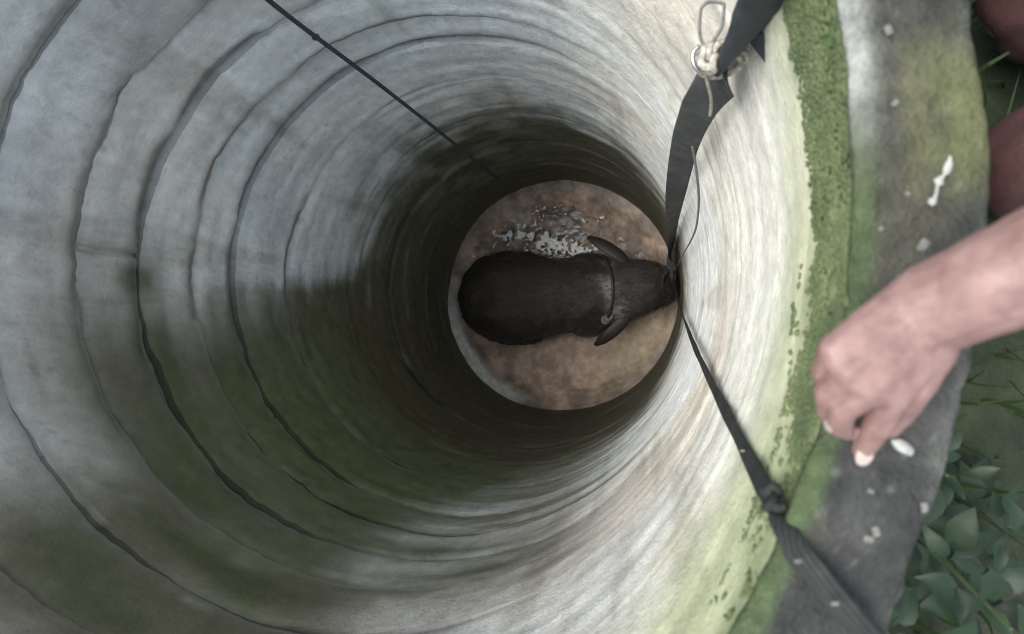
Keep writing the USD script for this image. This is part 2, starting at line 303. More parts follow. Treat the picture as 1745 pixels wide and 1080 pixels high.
prof = []                                                             # slab profile: (radius, height) from the inner foot over the top to the outer foot and back
for t in np.linspace(0, 1, 3)[:-1]: prof.append((R - 0.004, RIM - 0.0115 + 0.004 * t))
for t in np.linspace(0, math.pi / 2, 6): prof.append((R + 0.010 - 0.014 * math.cos(t), RIM - 0.0075 + 0.0075 * math.sin(t)))
for t in np.linspace(0, 1, 30)[1:-1]: prof.append((R + 0.010 + (ROUT - 0.012 - R - 0.010) * t, RIM))
for t in np.linspace(math.pi / 2, 0, 6): prof.append((ROUT - 0.012 + 0.012 * math.cos(t), RIM - 0.012 + 0.012 * math.sin(t)))
for z in (-0.02, -0.031): prof.append((ROUT, RIM + z))
prof.append((R + 0.03, RIM - 0.031))
prof.append((R + 0.02, RIM - 0.0117))
prof = np.array(prof)
T, K = np.meshgrid(TH, np.arange(len(prof)))
pr, pz = prof[K, 0], prof[K, 1]
P = np.stack([np.cos(T) * pr, np.sin(T) * pr, pz], -1)
top = smoothstep(RIM - 0.010, RIM - 0.002, pz)
outer = smoothstep(ROUT - 0.03, ROUT, pr)
innr = 1 - smoothstep(R, R + 0.02, pr)
arc = np.stack([np.cos(T) * 2.4, np.sin(T) * 2.4, 0 * T], -1)
pr = pr + outer * (0.022 * (fbm(arc * 3, 4, 5) - 0.5) + 0.012 * (fbm(arc * 12, 3, 6) - 0.5)) + innr * 0.008 * (fbm(arc * 6, 4, 15) - 0.5)
pz = pz + top * (0.010 * (fbm(P * 14, 4, 9) - 0.55) + 0.004 * (fbm(P * 60, 3, 10) - .5))
V = np.stack([np.cos(T) * pr, np.sin(T) * pr, pz], -1)
deg = (np.degrees(T) + 180) % 360 - 180
na, nb, nc = fbm(P * 8, 4, 77), fbm(P * 24, 4, 78), fbm(P * 70, 3, 79)
c = (0.025 + 0.026 * (na - 0.5) + 0.045 * (nb - 0.5))[..., None] * np.array([1.0, 0.98, 0.92])
c = mixc(c, np.array([0.16, 0.16, 0.145]), smoothstep(0.66, 0.76, nc) * 0.4)                       # worn grit
c = mixc(c, np.array([0.10, 0.105, 0.045]), circ(T, -0.5, 7.5, 3) * smoothstep(R + 0.025, R + 0.045, pr) * smoothstep(0.35, 0.55, na) * 0.85)   # yellow moss patch
c = mixc(c, np.array([0.065, 0.06, 0.038]), smoothstep(0.58, 0.68, na) * 0.5)
pl = innr * circ(T, 4, 40, 6) + 0.6 * (1 - smoothstep(R + .008, R + .03, pr)) * circ(T, 6, 30, 5)
c = mixc(c, np.array([0.25, 0.255, 0.23]), np.clip(pl, 0, 1) * (0.4 + nb))                             # pale bare arris
c = mixc(c, np.array([0.055, 0.078, 0.03]), (1 - smoothstep(R + 0.006, R + 0.022, pr + 0.016 * (nb - .5))) * circ(T, -40, 2, 5) * 0.85)
c = mixc(c, np.array([0.11, 0.11, 0.095]), outer * smoothstep(0.4, 0.6, nb) * 0.6)
n1, n2 = V.shape[:2]
a, b = np.meshgrid(np.arange(n1), np.arange(n2), indexing='ij')
ii = lambda x, y: (x % n1) * n2 + y % n2
q = np.stack([ii(a, b), ii(a + 1, b), ii(a + 1, b + 1), ii(a, b + 1)], -1).reshape(-1, 4)
obj('rim_slab', (V.reshape(-1, 3), np.vstack([q[:, [0, 1, 2]], q[:, [0, 2, 3]]])), 'rim_concrete', well, tone=np.clip(c, 0.01, 0.6).reshape(-1, 3))

rm = np.random.RandomState(21)
n = 26000
mt = np.radians(rm.uniform(-46, 26, n)); mh = abs(rm.normal(0, 0.085, n)) + 0.004
mp = np.stack([np.cos(mt) * .75, np.sin(mt) * .75, mh], -1)
md = (np.degrees(mt) + 180) % 360 - 180
mr = np.interp(md, [-60, -40, -25, -10, 0, 10, 20, 40], [0.0, 0.05, 0.11, 0.15, 0.16, 0.15, 0.12, 0.0])
ok = (mh < mr + 0.14 * (fbm(mp * 9, 4, 8) - .5)) & (fbm(mp * 22, 3, 99) + 0.13 * circ(mt, 3, 24, 6) + 0.10 * rm.randn(n) + 0.9 * (fbm(mp * 5, 3, 98) - 0.5) > 0.60)
mt, mh = mt[ok], mh[ok]
ico = trimesh.creation.icosphere(0, 1.0); tufts = []
for t_, h_ in zip(mt, mh):
    r_ = rm.uniform(0.0014, 0.0036)
    v = ico.vertices * [r_ * .8, r_ * rm.uniform(.8, 1.5), r_ * rm.uniform(.8, 1.5)] * (1 + .35 * rm.randn(len(ico.vertices), 1))
    ca, sa = math.cos(t_), math.sin(t_); rad_ = R - 0.001
    tufts.append(np.c_[v[:, 0] * ca - v[:, 1] * sa + ca * rad_, v[:, 0] * sa + v[:, 1] * ca + sa * rad_, v[:, 2] + RIM - 0.006 - h_])
mv = np.vstack(tufts); mf = np.vstack([ico.faces + k * len(ico.vertices) for k in range(len(tufts))])
obj('moss', (mv, mf), 'moss_tuft', kind='stuff', label='cushions of green moss on the inner edge of the well mouth', cat='moss')

# ---------------------------------------------------------------- the floor of the well
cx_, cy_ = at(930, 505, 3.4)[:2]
RS = np.r_[0, np.linspace(0.01, 0.775, 150)]
FT = TH[::2]
Rr, T = np.meshgrid(RS, FT, indexing='ij')
X, Y = Rr * np.cos(T), Rr * np.sin(T)
P = np.stack([X, Y, 0 * X], -1)
f1, f2, f3 = fbm(P * 3.5, 4, 1), fbm(P * 11, 4, 2), fbm(P * 34, 3, 3)
hgt = 0.10 * (f1 - 0.5) + 0.05 * (f2 - 0.5) + 0.014 * (f3 - .5)
pool = smoothstep(-0.02, 0.18, Y - 0.15 * X + 0.06) * (1 - smoothstep(0.58, 0.68, Rr))
churn = smoothstep(0.0, 0.2, Y) * (1 - smoothstep(0.10, 0.35, X)) * (1 - smoothstep(0.60, 0.70, Rr))
hgt = hgt * (0.35 + 0.65 * pool) + 0.035 * (1 - pool) - 0.02 * pool + churn * 0.13 * (abs(fbm(P * 6, 4, 33) - 0.5) * 2 - 0.15)
bank = smoothstep(0.62, 0.72, Rr + 0.08 * (f2 - .5))
hgt = hgt + 0.045 * bank
sill = circ(T, 178, 250, 10) * smoothstep(0.66, 0.70, Rr + 0.03 * (f2 - .5))
hgt = hgt + 0.05 * sill + 0.05 * circ(T, 50, 135, 15) * smoothstep(.48, .58, Rr) * (fbm(P * 13, 4, 81) - .3)
c = mixc(np.broadcast_to(np.array([0.52, 0.365, 0.275]), V.shape[:0] + P.shape), np.array([0.32, 0.23, 0.17]), smoothstep(0.35, 0.65, f2))
c = mixc(c, np.array([0.30, 0.25, 0.165]), smoothstep(0.0, 0.4, X) * (1 - smoothstep(0.0, 0.3, Y)) * 0.7)
c = mixc(c, np.array([0.22, 0.175, 0.14]), pool * 0.7)
crest = smoothstep(0.3, 0.55, abs(fbm(P * 6, 4, 33) - 0.5) * 2) * churn
c = mixc(c, np.array([0.42, 0.39, 0.34]), np.clip(crest, 0, 1) * .8)  # tops of the lumps painted pale, highlights put into the mud colour
c = mixc(c, np.array([0.36, 0.31, 0.26]), bank * circ(T, 40, 140, 15) * 0.7)
c = mixc(c, np.array([0.55, 0.54, 0.48]), sill * 0.95)
wet_shade = np.exp(-np.clip(np.hypot((X - cx_) / .54, (Y - cy_) / .27) - 1, 0, 9) / .10 * (0.7 + .6 * f2))  # contact shadow of the calf painted into the damp mud
c = mixc(c, c * np.array([0.42, 0.40, 0.38]), wet_shade * 0.85)
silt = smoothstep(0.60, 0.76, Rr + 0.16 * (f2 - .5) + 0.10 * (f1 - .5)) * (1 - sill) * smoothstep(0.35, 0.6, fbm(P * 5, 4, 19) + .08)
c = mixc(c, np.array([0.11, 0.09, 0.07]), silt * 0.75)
c = c * (0.8 + 0.4 * f3)[..., None]
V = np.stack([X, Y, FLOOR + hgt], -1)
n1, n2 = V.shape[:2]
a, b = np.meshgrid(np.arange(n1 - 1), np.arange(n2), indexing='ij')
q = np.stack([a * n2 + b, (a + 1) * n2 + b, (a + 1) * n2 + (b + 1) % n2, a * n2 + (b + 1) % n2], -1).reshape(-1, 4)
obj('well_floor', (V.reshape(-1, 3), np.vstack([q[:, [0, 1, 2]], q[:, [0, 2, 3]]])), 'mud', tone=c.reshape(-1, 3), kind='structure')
# shallow muddy water between the lumps of churned mud
RS = np.linspace(0, 0.70, 60); Rr, T = np.meshgrid(RS, TH[::6], indexing='ij')
X, Y = Rr * np.cos(T), Rr * np.sin(T)
V = np.stack([X, Y, FLOOR - 0.022 + 0.006 * (fbm(np.stack([X, Y, 0 * X], -1) * 14, 3, 40) - 0.5)], -1)
n1, n2 = V.shape[:2]
a, b = np.meshgrid(np.arange(n1 - 1), np.arange(n2), indexing='ij')
q = np.stack([a * n2 + b, (a + 1) * n2 + b, (a + 1) * n2 + (b + 1) % n2, a * n2 + (b + 1) % n2], -1).reshape(-1, 4)
obj('muddy_water', (V.reshape(-1, 3), np.vstack([q[:, [0, 1, 2]], q[:, [0, 2, 3]]])), 'muddy_water', kind='structure')
gx, gy = np.meshgrid(np.arange(-0.62, 0.30, 0.0045), np.arange(0.06, 0.60, 0.0045))
P = np.stack([gx, gy, 0 * gx], -1)
warp = P + 0.06 * np.stack([fbm(P * 9, 3, 70), fbm(P * 9, 3, 71), 0 * gx], -1)
dens = sum(a_ * np.exp(-((gx - at(px, py, 3.55)[0]) / sx) ** 2 - ((gy - at(px, py, 3.55)[1]) / sy) ** 2) for px, py, sx, sy, a_ in
           ((985, 428, .10, .035, 1.0), (935, 415, .14, .06, .85), (870, 405, .13, .05, .55), (882, 328, .07, .03, .7), (905, 372, .18, .09, .22)))
cell = 1 - abs(fbm(warp * [10, 17, 1], 4, 72) - 0.5) * 4
keep = dens * 0.66 + 0.36 * cell + 1.0 * (fbm(warp * 40, 4, 73) - 0.5)
hz_ = FLOOR + 0.026 + 0.016 * np.clip(keep - 0.5, -1.0, 0.6) + 0.010 * fbm(P * 75, 2, 74)
idx = np.arange(gx.size).reshape(gx.shape)
q = np.stack([idx[:-1, :-1], idx[:-1, 1:], idx[1:, 1:], idx[1:, :-1]], -1).reshape(-1, 4)
q = q[keep.ravel()[q].min(1) > 0.50]
kept, q = np.unique(q, return_inverse=True); q = q.reshape(-1, 4)
obj('froth_glint', (np.c_[gx.ravel(), gy.ravel(), hz_.ravel()][kept], np.vstack([q[:, [0, 1, 2]], q[:, [0, 2, 3]]])), 'froth_glint', kind='stuff', label='white foam and added glint flecks on the soggy mud above the calf', cat='froth_glint')  # foam whose white flecks also stand in for glitter on the mud

# ---------------------------------------------------------------- the calf lying on the floor
calf = thing('calf', 'dark brown calf lying on the muddy floor of the well', 'calf')
def cz(px, py, up): return at(px, py, CAM[2] - (FLOOR + up))
J = dict(rump=(cz(842, 508, .27), (.20, .245, .24)), loin=(cz(872, 510, .29), (.19, .275, .25)), belly=(cz(935, 506, .28), (.2, .235, .25)), chest=(cz(990, 502, .28), (.18, .215, .24)),
         wither=(cz(1020, 500, .33), (.13, .205, .2)), neck=(cz(1058, 494, .37), (.10, .178, .15)), poll=(cz(1092, 490, .41), (.085, .165, .12)), brow=(cz(1112, 488, .41), (.07, .142, .10)),
         nose=(cz(1134, 488, .36), (.055, .115, .08)), muzzle=(cz(1143, 490, .32), (.045, .095, .07)))
order = ['rump', 'loin', 'belly', 'chest', 'wither', 'neck', 'poll', 'brow', 'nose', 'muzzle']
parts = hull_chain([J[k] for k in order], 28)
parts.append((ball(cz(815, 505, .24), (.10, .13, .17), 24) + ball(J['rump'][0], (.19, .24, .23), 24)).hull())
for s in (-1, 1):                                                         # hip bones, folded legs
    parts.append(ball(cz(835, 508 - 46 * s, .33), (.09, .07, .08), 18))
    parts += hull_chain([(cz(860, 508 - 50 * s, .24), (.15, .10, .14)), (cz(905, 508 - 62 * s, .13), (.075, .055, .085)), (cz(860, 508 - 66 * s, .05), (.045, .04, .045)), (cz(915, 508 - 64 * s, .035), (.03, .03, .03))], 16)
    parts += hull_chain([(cz(1000, 502 - 52 * s, .25), (.10, .07, .13)), (cz(1025, 502 - 54 * s, .11), (.06, .05, .06)), (cz(985, 502 - 56 * s, .045), (.04, .035, .04)), (cz(1020, 502 - 52 * s, .03), (.03, .03, .03))], 16)
body = blend(parts, 0.02, 14)
sv = body.vertices
mid_y = np.interp(sv[:, 0], [cz(800, 0, .3)[0], cz(1000, 0, .3)[0], cz(1090, 0, .4)[0]], [cz(0, 507, .3)[1], cz(0, 503, .3)[1], cz(0, 490, .4)[1]])
dy = sv[:, 1] - mid_y
up_ = smoothstep(FLOOR + .25, FLOOR + .42, sv[:, 2])
dz = 0.014 * np.exp(-(dy / 0.045) ** 2) * (0.5 + noise(np.c_[sv[:, 0] * 26, 0 * dy, 0 * dy]))      # backbone and the hollows beside it
for px_, o, a_ in ((838, .12, .032), (1005, .10, .036), (985, .16, .018)):
    dz = dz + a_ * np.exp(-((sv[:, 0] - cz(px_, 0, .45)[0]) / .05) ** 2 - ((abs(dy) - o) / .045) ** 2)
rib = 0.002 * np.sin(sv[:, 0] * 75 + 2.0 * abs(dy) * 20) * np.exp(-((sv[:, 0] - cz(945, 0, .3)[0]) / .12) ** 2) * smoothstep(.10, .17, abs(dy))
body.vertices = sv + np.c_[0 * dz, 0 * dz, dz * up_] + body.vertex_normals * (rib + 0.030 * (fbm(sv * 7, 4, 2) - 0.5))[:, None]
sv = body.vertices
hide = mixc(np.broadcast_to(np.array([0.019, 0.0150, 0.0122]), sv.shape), np.array([0.040, 0.032, 0.026]), fbm(sv * [30, 9, 9], 4, 6))
shoulder_sheen = np.exp(-((sv[:, 0] - cz(1042, 0, .5)[0] + .03 * np.sin(sv[:, 1] * 14)) / .045) ** 2) * smoothstep(.40, .62, fbm(sv * [16, 7, 16], 4, 9) + .10)  # highlight on the shoulder painted into the hide colour
hide = mixc(hide, np.array([0.22, 0.21, 0.20]), shoulder_sheen * .9)
hide = mixc(hide, np.array([0.13, 0.10, 0.08]), (1 - smoothstep(FLOOR + .05, FLOOR + .20, sv[:, 2] + .1 * (fbm(sv * 9, 3, 4) - .5))) * .8)
hide = mixc(hide, np.array([0.055, 0.02, 0.02]), np.exp(-((sv - cz(1092, 446, .40)) ** 2).sum(1) / .07 ** 2) * .8)
obj('body', body, 'hide', calf, tone=hide)
rc = np.random.RandomState(6)
pts_, fi_ = trimesh.sample.sample_surface(body, 9000, seed=6)
nn_ = body.face_normals[fi_]; up_ok = nn_[:, 2] > -0.15; pts_, nn_ = pts_[up_ok], nn_[up_ok]
flow = np.array([-1.0, 0, -.15]) + 0.35 * rc.randn(len(pts_), 3) + 0.9 * (np.stack([fbm(pts_ * 7, 2, k) for k in (1, 2, 3)], -1) - .5)
flow -= nn_ * (flow * nn_).sum(1, keepdims=True); flow /= np.linalg.norm(flow, axis=1, keepdims=True)
ln_ = rc.uniform(.018, .036, (len(pts_), 1))
cv = np.stack([pts_ - nn_ * .002, pts_ + flow * ln_ * .35 + nn_ * .006, pts_ + flow * ln_ * .7 + nn_ * .007, pts_ + flow * ln_ + nn_ * .004], 1)
bc = UsdGeom.BasisCurves.Define(stage, str(calf.GetPath()) + '/coat')
bc.CreateTypeAttr('linear'); bc.CreatePointsAttr(Vt.Vec3fArray.FromNumpy(cv.reshape(-1, 3).astype(np.float32)))
bc.CreateCurveVertexCountsAttr(Vt.IntArray.FromNumpy(np.full(len(cv), 4, np.int32)))
bc.CreateWidthsAttr(Vt.FloatArray.FromNumpy(np.tile(np.array([.0024, .0022, .0016, .0005], np.float32), len(cv)))); bc.SetWidthsInterpolation('vertex')
UsdShade.MaterialBindingAPI.Apply(bc.GetPrim()).Bind(UsdShade.Material.Get(stage, '/World/Looks/hair_coat'))
meta(bc.GetPrim(), kind='stuff')
def ear(base, tip, side):
    base, tip = np.asarray(base), np.asarray(tip)
    pts = spline([base, base * .6 + tip * .4 + [0, .012 * side, .02], tip], 14)
    wid = np.interp(np.linspace(0, 1, 14), [0, .2, .5, .8, 1], [.8, 1.1, 1.15, .9, .35])
    return sweep(pts, oval(0.068, 0.024, 14), (0.1, 0.35 * side, 1), wid)
obj('ear', ear(cz(1068, 446, .42), cz(1001, 404, .42), 1), 'ear_hide', calf)
obj('ear', ear(cz(1070, 538, .42), cz(1014, 588, .36), -1), 'ear_hide', calf)
for s in (-1, 1):
    e = trimesh.creation.icosphere(2, 0.017); e.apply_translation(cz(1116, 489 - 34 * s, .445)); obj('eye', e, 'eye_gloss', calf)
    nn = trimesh.creation.icosphere(1, 0.011); nn.apply_translation(cz(1150, 486 - 9 * s, .365)); obj('nostril', nn, 'eye_gloss', calf)
tail = spline([cz(800, 500, .34), cz(790, 490, .25), cz(793, 470, .12), cz(812, 448, .05), cz(830, 436, .04)], 24)
obj('tail', sweep(tail, oval(.04, .04, 10), (1, .2, 0), np.interp(np.linspace(0, 1, 24), [0, .75, .85, 1], [1, .5, .9, .3])), 'calf_hide', calf)

# noose of pale rope round the neck
nc_ = (J['neck'][0] * .6 + J['wither'][0] * .4)
ang = np.linspace(0, 2 * np.pi, 41)
loop = np.stack([nc_[0] + 0.03 * np.cos(2 * ang) - .01, nc_[1] + 0.203 * np.sin(ang), nc_[2] + 0.01 + 0.185 * np.cos(ang)], -1)
noose = thing('neck_rope', 'dark rope looped and knotted round the calf\'s neck', 'rope')
obj('loop', sweep(loop, oval(.015, .015, 10), (1, 0, 0)), 'black_rope', noose)
kn = []
for k in range(4):
    e = trimesh.creation.torus(.018, .010, 18, 10); e.apply_transform(trimesh.transformations.euler_matrix(k * .9, k * 1.3, k)); e.apply_translation(cz(1032, 545, .46) + np.array([.008 * k, .006 * k, .0])); kn.append(e)
obj('knot', trimesh.util.concatenate(kn), 'grey_rope', noose)

# ---------------------------------------------------------------- straps and ropes
def ribbon(pts, width, thick, up, n=70, scale=None, p=3.5):
    return sweep(spline(pts, n), oval(width, thick, 16, p), up, scale)
sling = thing('lifting_strap', 'grey webbing strap lashed to a thick dark padded strap, hanging down the right wall', 'strap')
view = np.array([0.05, 0.25, 1.0])
sec = np.linspace(0, 1, 40)
pad = spline([at(1226, 104, .70), at(1260, 66, .655), at(1300, 18, .60), at(1352, -50, .53), at(1470, -210, .44), at(1640, -420, .375), (0.86, 0.52, .50), (1.05, .68, .42), (1.2, .78, .03)], 60)
pm = sweep(pad, oval(.084, .028, 22, 2.8), view + [.1, 0, 0], np.interp(np.linspace(0, 1, 60), [0, .04, .1, 1], [.62, .9, 1, 1]))
pm.vertices += pm.vertex_normals * (0.005 * (fbm(pm.vertices * 30, 3, 4) - .5))[:, None]
obj('padded_strap', pm, 'padded_canvas', sling)
flap = trimesh.Trimesh(np.array([at(1268, 62, .645), at(1308, 112, .672), at(1302, 58, .632), at(1268, 62, .651), at(1308, 112, .678), at(1302, 58, .638)]), [[0, 1, 2], [3, 5, 4], [0, 3, 4], [0, 4, 1], [1, 4, 5], [1, 5, 2], [2, 5, 3], [2, 3, 0]], process=False)
flap.fix_normals(); obj('torn_corner', flap, 'padded_canvas', sling, smooth=False)
web = spline([at(1236, 104, .715), at(1222, 140, .76), at(1188, 190, .90), at(1166, 250, 1.12), at(1153, 320, 1.55), at(1146, 380, 2.1), at(1143, 430, 2.9), cz(1141, 470, .42)], 90)
upv = np.array([np.array([.9 * math.sin(1.3 * t), .25, 1.0]) for t in np.linspace(0.25, -0.5, 90)])
wm = sweep(web, oval(.062, .006, 16, 4), upv, np.interp(np.linspace(0, 1, 90), [0, .05, .1, .45, 1], [1.05, 1, .95, 1.05, 1.15]))
obj('webbing', wm, 'grey_webbing', sling)
for k, (q0, q1) in enumerate([((1186, 92), (1276, 92)), ((1188, 104), (1272, 101)), ((1192, 114), (1262, 109))]):
    c0, c1 = at(*q0, .70), at(*q1, .70); mid, half = (c0 + c1) / 2, (c1 - c0) / 2
    d = np.array([0.15, 0.5, 1.0]); d /= np.linalg.norm(d); t = np.linspace(0, 2 * np.pi, 33)
    pth = mid + np.cos(t)[:, None] * half + np.sin(t)[:, None] * d * 0.022 + np.array([0, -.004, 0]) * np.sin(t)[:, None]
    obj('lashing_turn', sweep(pth, oval(.0085, .0085, 8), np.cross(half, d)), 'pale_rope', sling)
lump = []
for k, (px, py, r) in enumerate([(1206, 104, .011), (1218, 108, .010), (1198, 92, .009), (1212, 90, .010), (1222, 84, .008)]):
    e = trimesh.creation.torus(r * .75, r * .5, 18, 10); e.apply_transform(trimesh.transformations.euler_matrix(k * 1.1, k * .7, k)); e.apply_translation(at(px, py, .672)); lump.append(e)
obj('knot', trimesh.util.concatenate(lump), 'pale_rope', sling)
lp = spline([at(1202, 84, .67), at(1192, 50, .665), at(1195, 14, .66), at(1212, 2, .655), at(1234, 8, .655), at(1232, 38, .66), at(1216, 70, .668), at(1208, 88, .67)], 40)
obj('wire_loop', sweep(lp, oval(.0045, .0045, 8), (.3, .2, 1)), 'grey_rope', sling)
sh = spline([at(1192, 78, .672), at(1180, 96, .675), at(1186, 116, .68), at(1205, 124, .685), at(1225, 120, .685)], 24)
obj('shackle', sweep(sh, oval(.0055, .0055, 8), (.3, .2, 1)), 'dull_steel', sling)
ct = spline([at(1202, 126, .70), at(1208, 150, .735), at(1212, 172, .78), at(1210, 196, .83)], 16)
obj('cord_end', sweep(ct, oval(.005, .005, 8), (.3, .2, 1)), 'pale_rope', sling)
ct = spline([at(1180, 250, 1.02), at(1188, 300, 1.12), at(1191, 345, 1.25), at(1184, 395, 1.55), at(1166, 430, 2.2), cz(1150, 460, .45)], 40)
obj('thin_cord', sweep(ct, oval(.006, .006, 8), (.3, .2, 1)), 'grey_rope', sling)
hit = spline([cz(1139, 462, .47), cz(1150, 470, .44), cz(1148, 490, .40), cz(1138, 500, .43), cz(1128, 488, .49), cz(1130, 470, .49), cz(1139, 462, .47)], 30)
obj('hitch', sweep(hit, oval(.024, .02, 10), (.3, .2, 1)), 'dark_webbing', sling)

rope2 = thing('hauling_strap', 'dark worn strap running from the calf over the rim at lower right', 'strap')
path = spline([cz(1148, 478, .43), at(1166, 545, 2.2), at(1190, 605, 1.35), at(1240, 708, .80), at(1284, 795, .575), at(1312, 850, .475), at(1345, 920, .424), at(1400, 990, .414), at(1478, 1078, .408), at(1560, 1170, .404), (1.08, -.82, .43), (1.20, -.98, .30), (1.38, -1.2, .02)], 120)
s_ = np.linspace(0, 1, 120)
m = sweep(path, oval(.0205, .007, 14, 3), np.array([.12, -.1, 1.0]), 0.9 + 0.25 * noise(np.c_[s_ * 26, s_ * 0, s_ * 0]))
obj('strap', m, 'dark_webbing', rope2)
kl = []
for k, (px, py, z, r) in enumerate([(1318, 838, .47, .010), (1312, 858, .46, .0105), (1326, 862, .455, .010), (1308, 842, .475, .009)]):
    e = trimesh.creation.torus(r * .44, r * .40, 20, 10); e.apply_transform(trimesh.transformations.euler_matrix(k * 1.3, k * .8, k * .5)); e.apply_translation(at(px, py, z - .008)); kl.append(e)
obj('knot', trimesh.util.concatenate(kl), 'dark_webbing', rope2)
for px, py, z in ((1266, 768, .618), (1361, 956, .404), (1424, 1028, .399)):
    e = trimesh.creation.icosphere(2, 1.0); e.vertices *= [.0034, .0018, .0016]; e.vertices *= (.8 + .4 * noise(e.vertices * 400, 3))[:, None]; e.apply_translation(at(px, py, z)); obj('mud_fleck', e, 'pebble', rope2)

r3 = [at(-970, -1130, .425), at(-400, -680, .545), at(100, -284, .76), at(460, 2, 1.25), at(640, 139, 1.62), at(800, 266, 2.2), at(846, 302, 2.75)]
rp = thing('thin_rope', 'thin dark rope stretched down across the upper left of the well', 'rope')
pth = spline([(-.82, 1.35, .02), (-.87, .98, .38), (-.80, .80, .475)] + r3[1:], 160)
obj('line', sweep(pth, oval(.0125, .0125, 10), (.1, .1, 1)), 'black_rope', rp)
e = trimesh.creation.torus(.0062, .0042, 18, 8); e.apply_transform(trimesh.transformations.rotation_matrix(math.pi / 2, [1, .8, 0])); e.apply_translation(at(538, 63, 1.405)); obj('whipping', e, 'black_rope', rp)

# ---------------------------------------------------------------- the person reaching in from the right
person = thing('person', 'person in dark red clothes kneeling beyond the rim, bare hand reaching down', 'person')
A = lambda px, py, z: at(px, py, z)
wrist, elbow, shoulder = A(1592, 524, .372), np.array([0.965, 0.005, .665]), np.array([1.19, 0.20, .86])
parts = []
parts += hull_chain([(shoulder, .056), (elbow, .042), (elbow * .55 + wrist * .45, (.040, .039, .038)), (wrist, (.033, .033, .026))], 22)
K = [A(1526, 668, .372), A(1480, 664, .366), A(1443, 634, .366), A(1420, 596, .370)]
kr = [.0125, .013, .0125, .011]
cent = A(1496, 608, .366)
wr = [wrist + np.array([.012, -.012, -.004]), wrist + np.array([.004, -.004, 0]), wrist + np.array([-.004, .006, 0]), wrist + np.array([-.010, .014, -.003])]
for i in range(4):
    parts.append((ball(wr[i], .015, 16) + ball(K[i], kr[i], 16)).hull())
for i in range(3):
    parts.append((ball(wr[i], .014, 16) + ball(K[i], kr[i] * .95, 16) + ball(wr[i + 1], .014, 16) + ball(K[i + 1], kr[i + 1] * .95, 16)).hull())
fingers = [[(K[0], .0122), (A(1500, 716, .386), .0112), (A(1483, 745, .400), .0100), (A(1470, 766, .411), .0086)],
           [(K[1], .0120), (A(1437, 694, .377), .0112), (A(1428, 722, .396), .0098), (A(1446, 732, .410), .0085)],
           [(K[2], .0115), (A(1412, 668, .382), .0106), (A(1412, 700, .402), .0093), (A(1438, 706, .414), .0082)],
           [(K[3], .0102), (A(1404, 634, .386), .0092), (A(1412, 662, .402), .0082), (A(1436, 676, .412), .0074)]]
for f in fingers: parts += hull_chain(f, 14)
parts += hull_chain([(A(1580, 590, .380), .021), (A(1553, 655, .384), .0165), (A(1534, 700, .405), .0120), (A(1514, 726, .418), .0095)], 14)     # thumb, tucked under the forefinger
# torso, neck, head, legs of the same body
hip = np.array([1.42, .22, .42]); chest = np.array([1.27, .20, .74]); nk = np.array([1.21, .205, .93]); head = np.array([1.12, .19, 1.08])
sh2 = np.array([1.24, .42, .82])
big = hull_chain([(hip, (.13, .16, .13)), (chest, (.11, .16, .13)), (nk, (.055, .055, .06)), (head + [0.03, 0, -.03], (.075, .068, .08))], 22)
big.append((ball(shoulder + [0, .05, 0], .07) + ball(sh2, .065) + ball(chest, (.10, .14, .1))).hull())
big += hull_chain([(head, (.095, .075, .105)), (head + [-.045, 0, -.07], (.045, .05, .05))], 22)
big += hull_chain([(sh2, .055), (np.array([1.14, .50, .60]), .043), (np.array([1.13, .36, .42]), .028)], 18)
for s in (0, 1):
    y = .10 + .24 * s
    big += hull_chain([(hip + [0, -.07 + .14 * s, -.05], .10), (np.array([1.13, y, .12]), .065), (np.array([1.50, y + .02, .06]), .045), (np.array([1.60, y + .02, .05]), .04)], 18)
skin = blend(parts, 0.0045, 7)
sv = skin.vertices
near = 1 - smoothstep(.16, .24, np.linalg.norm(sv - wrist, axis=1))
skin.vertices = sv + skin.vertex_normals * (near * (0.0022 * (fbm(sv * 60, 3, 12) - .5) + 0.0012 * (fbm(sv * 190, 2, 13) - .5)))[:, None]
obj('body', skin, 'skin', person)
obj('torso', blend(big, 0.025, 8), 'skin', person)
def nail(p, d, up, r):
    d, up = np.asarray(d, float) / np.linalg.norm(d), np.asarray(up, float)
    a = np.cross(d, up); a /= np.linalg.norm(a); n = np.cross(a, d)
    e = trimesh.creation.icosphere(2, 1.0); v = e.vertices * [r * 1.15, r * .85, r * .28]
    return trimesh.Trimesh(p + v[:, :1] * d + v[:, 1:2] * a + v[:, 2:] * n, e.faces, process=False)
tipd = fingers[0][3][0] - fingers[0][2][0]
obj('fingernail', nail(fingers[0][3][0] + np.array([-.0012, -.0030, .0068]), tipd + [0, 0, .006], (0, 0, 1), .0082), 'nail', person)
obj('fingernail', nail(fingers[1][2][0] + np.array([-.0085, -.001, .003]), (.1, -.5, -.6), (-1, -.2, .5), .0058), 'nail', person)
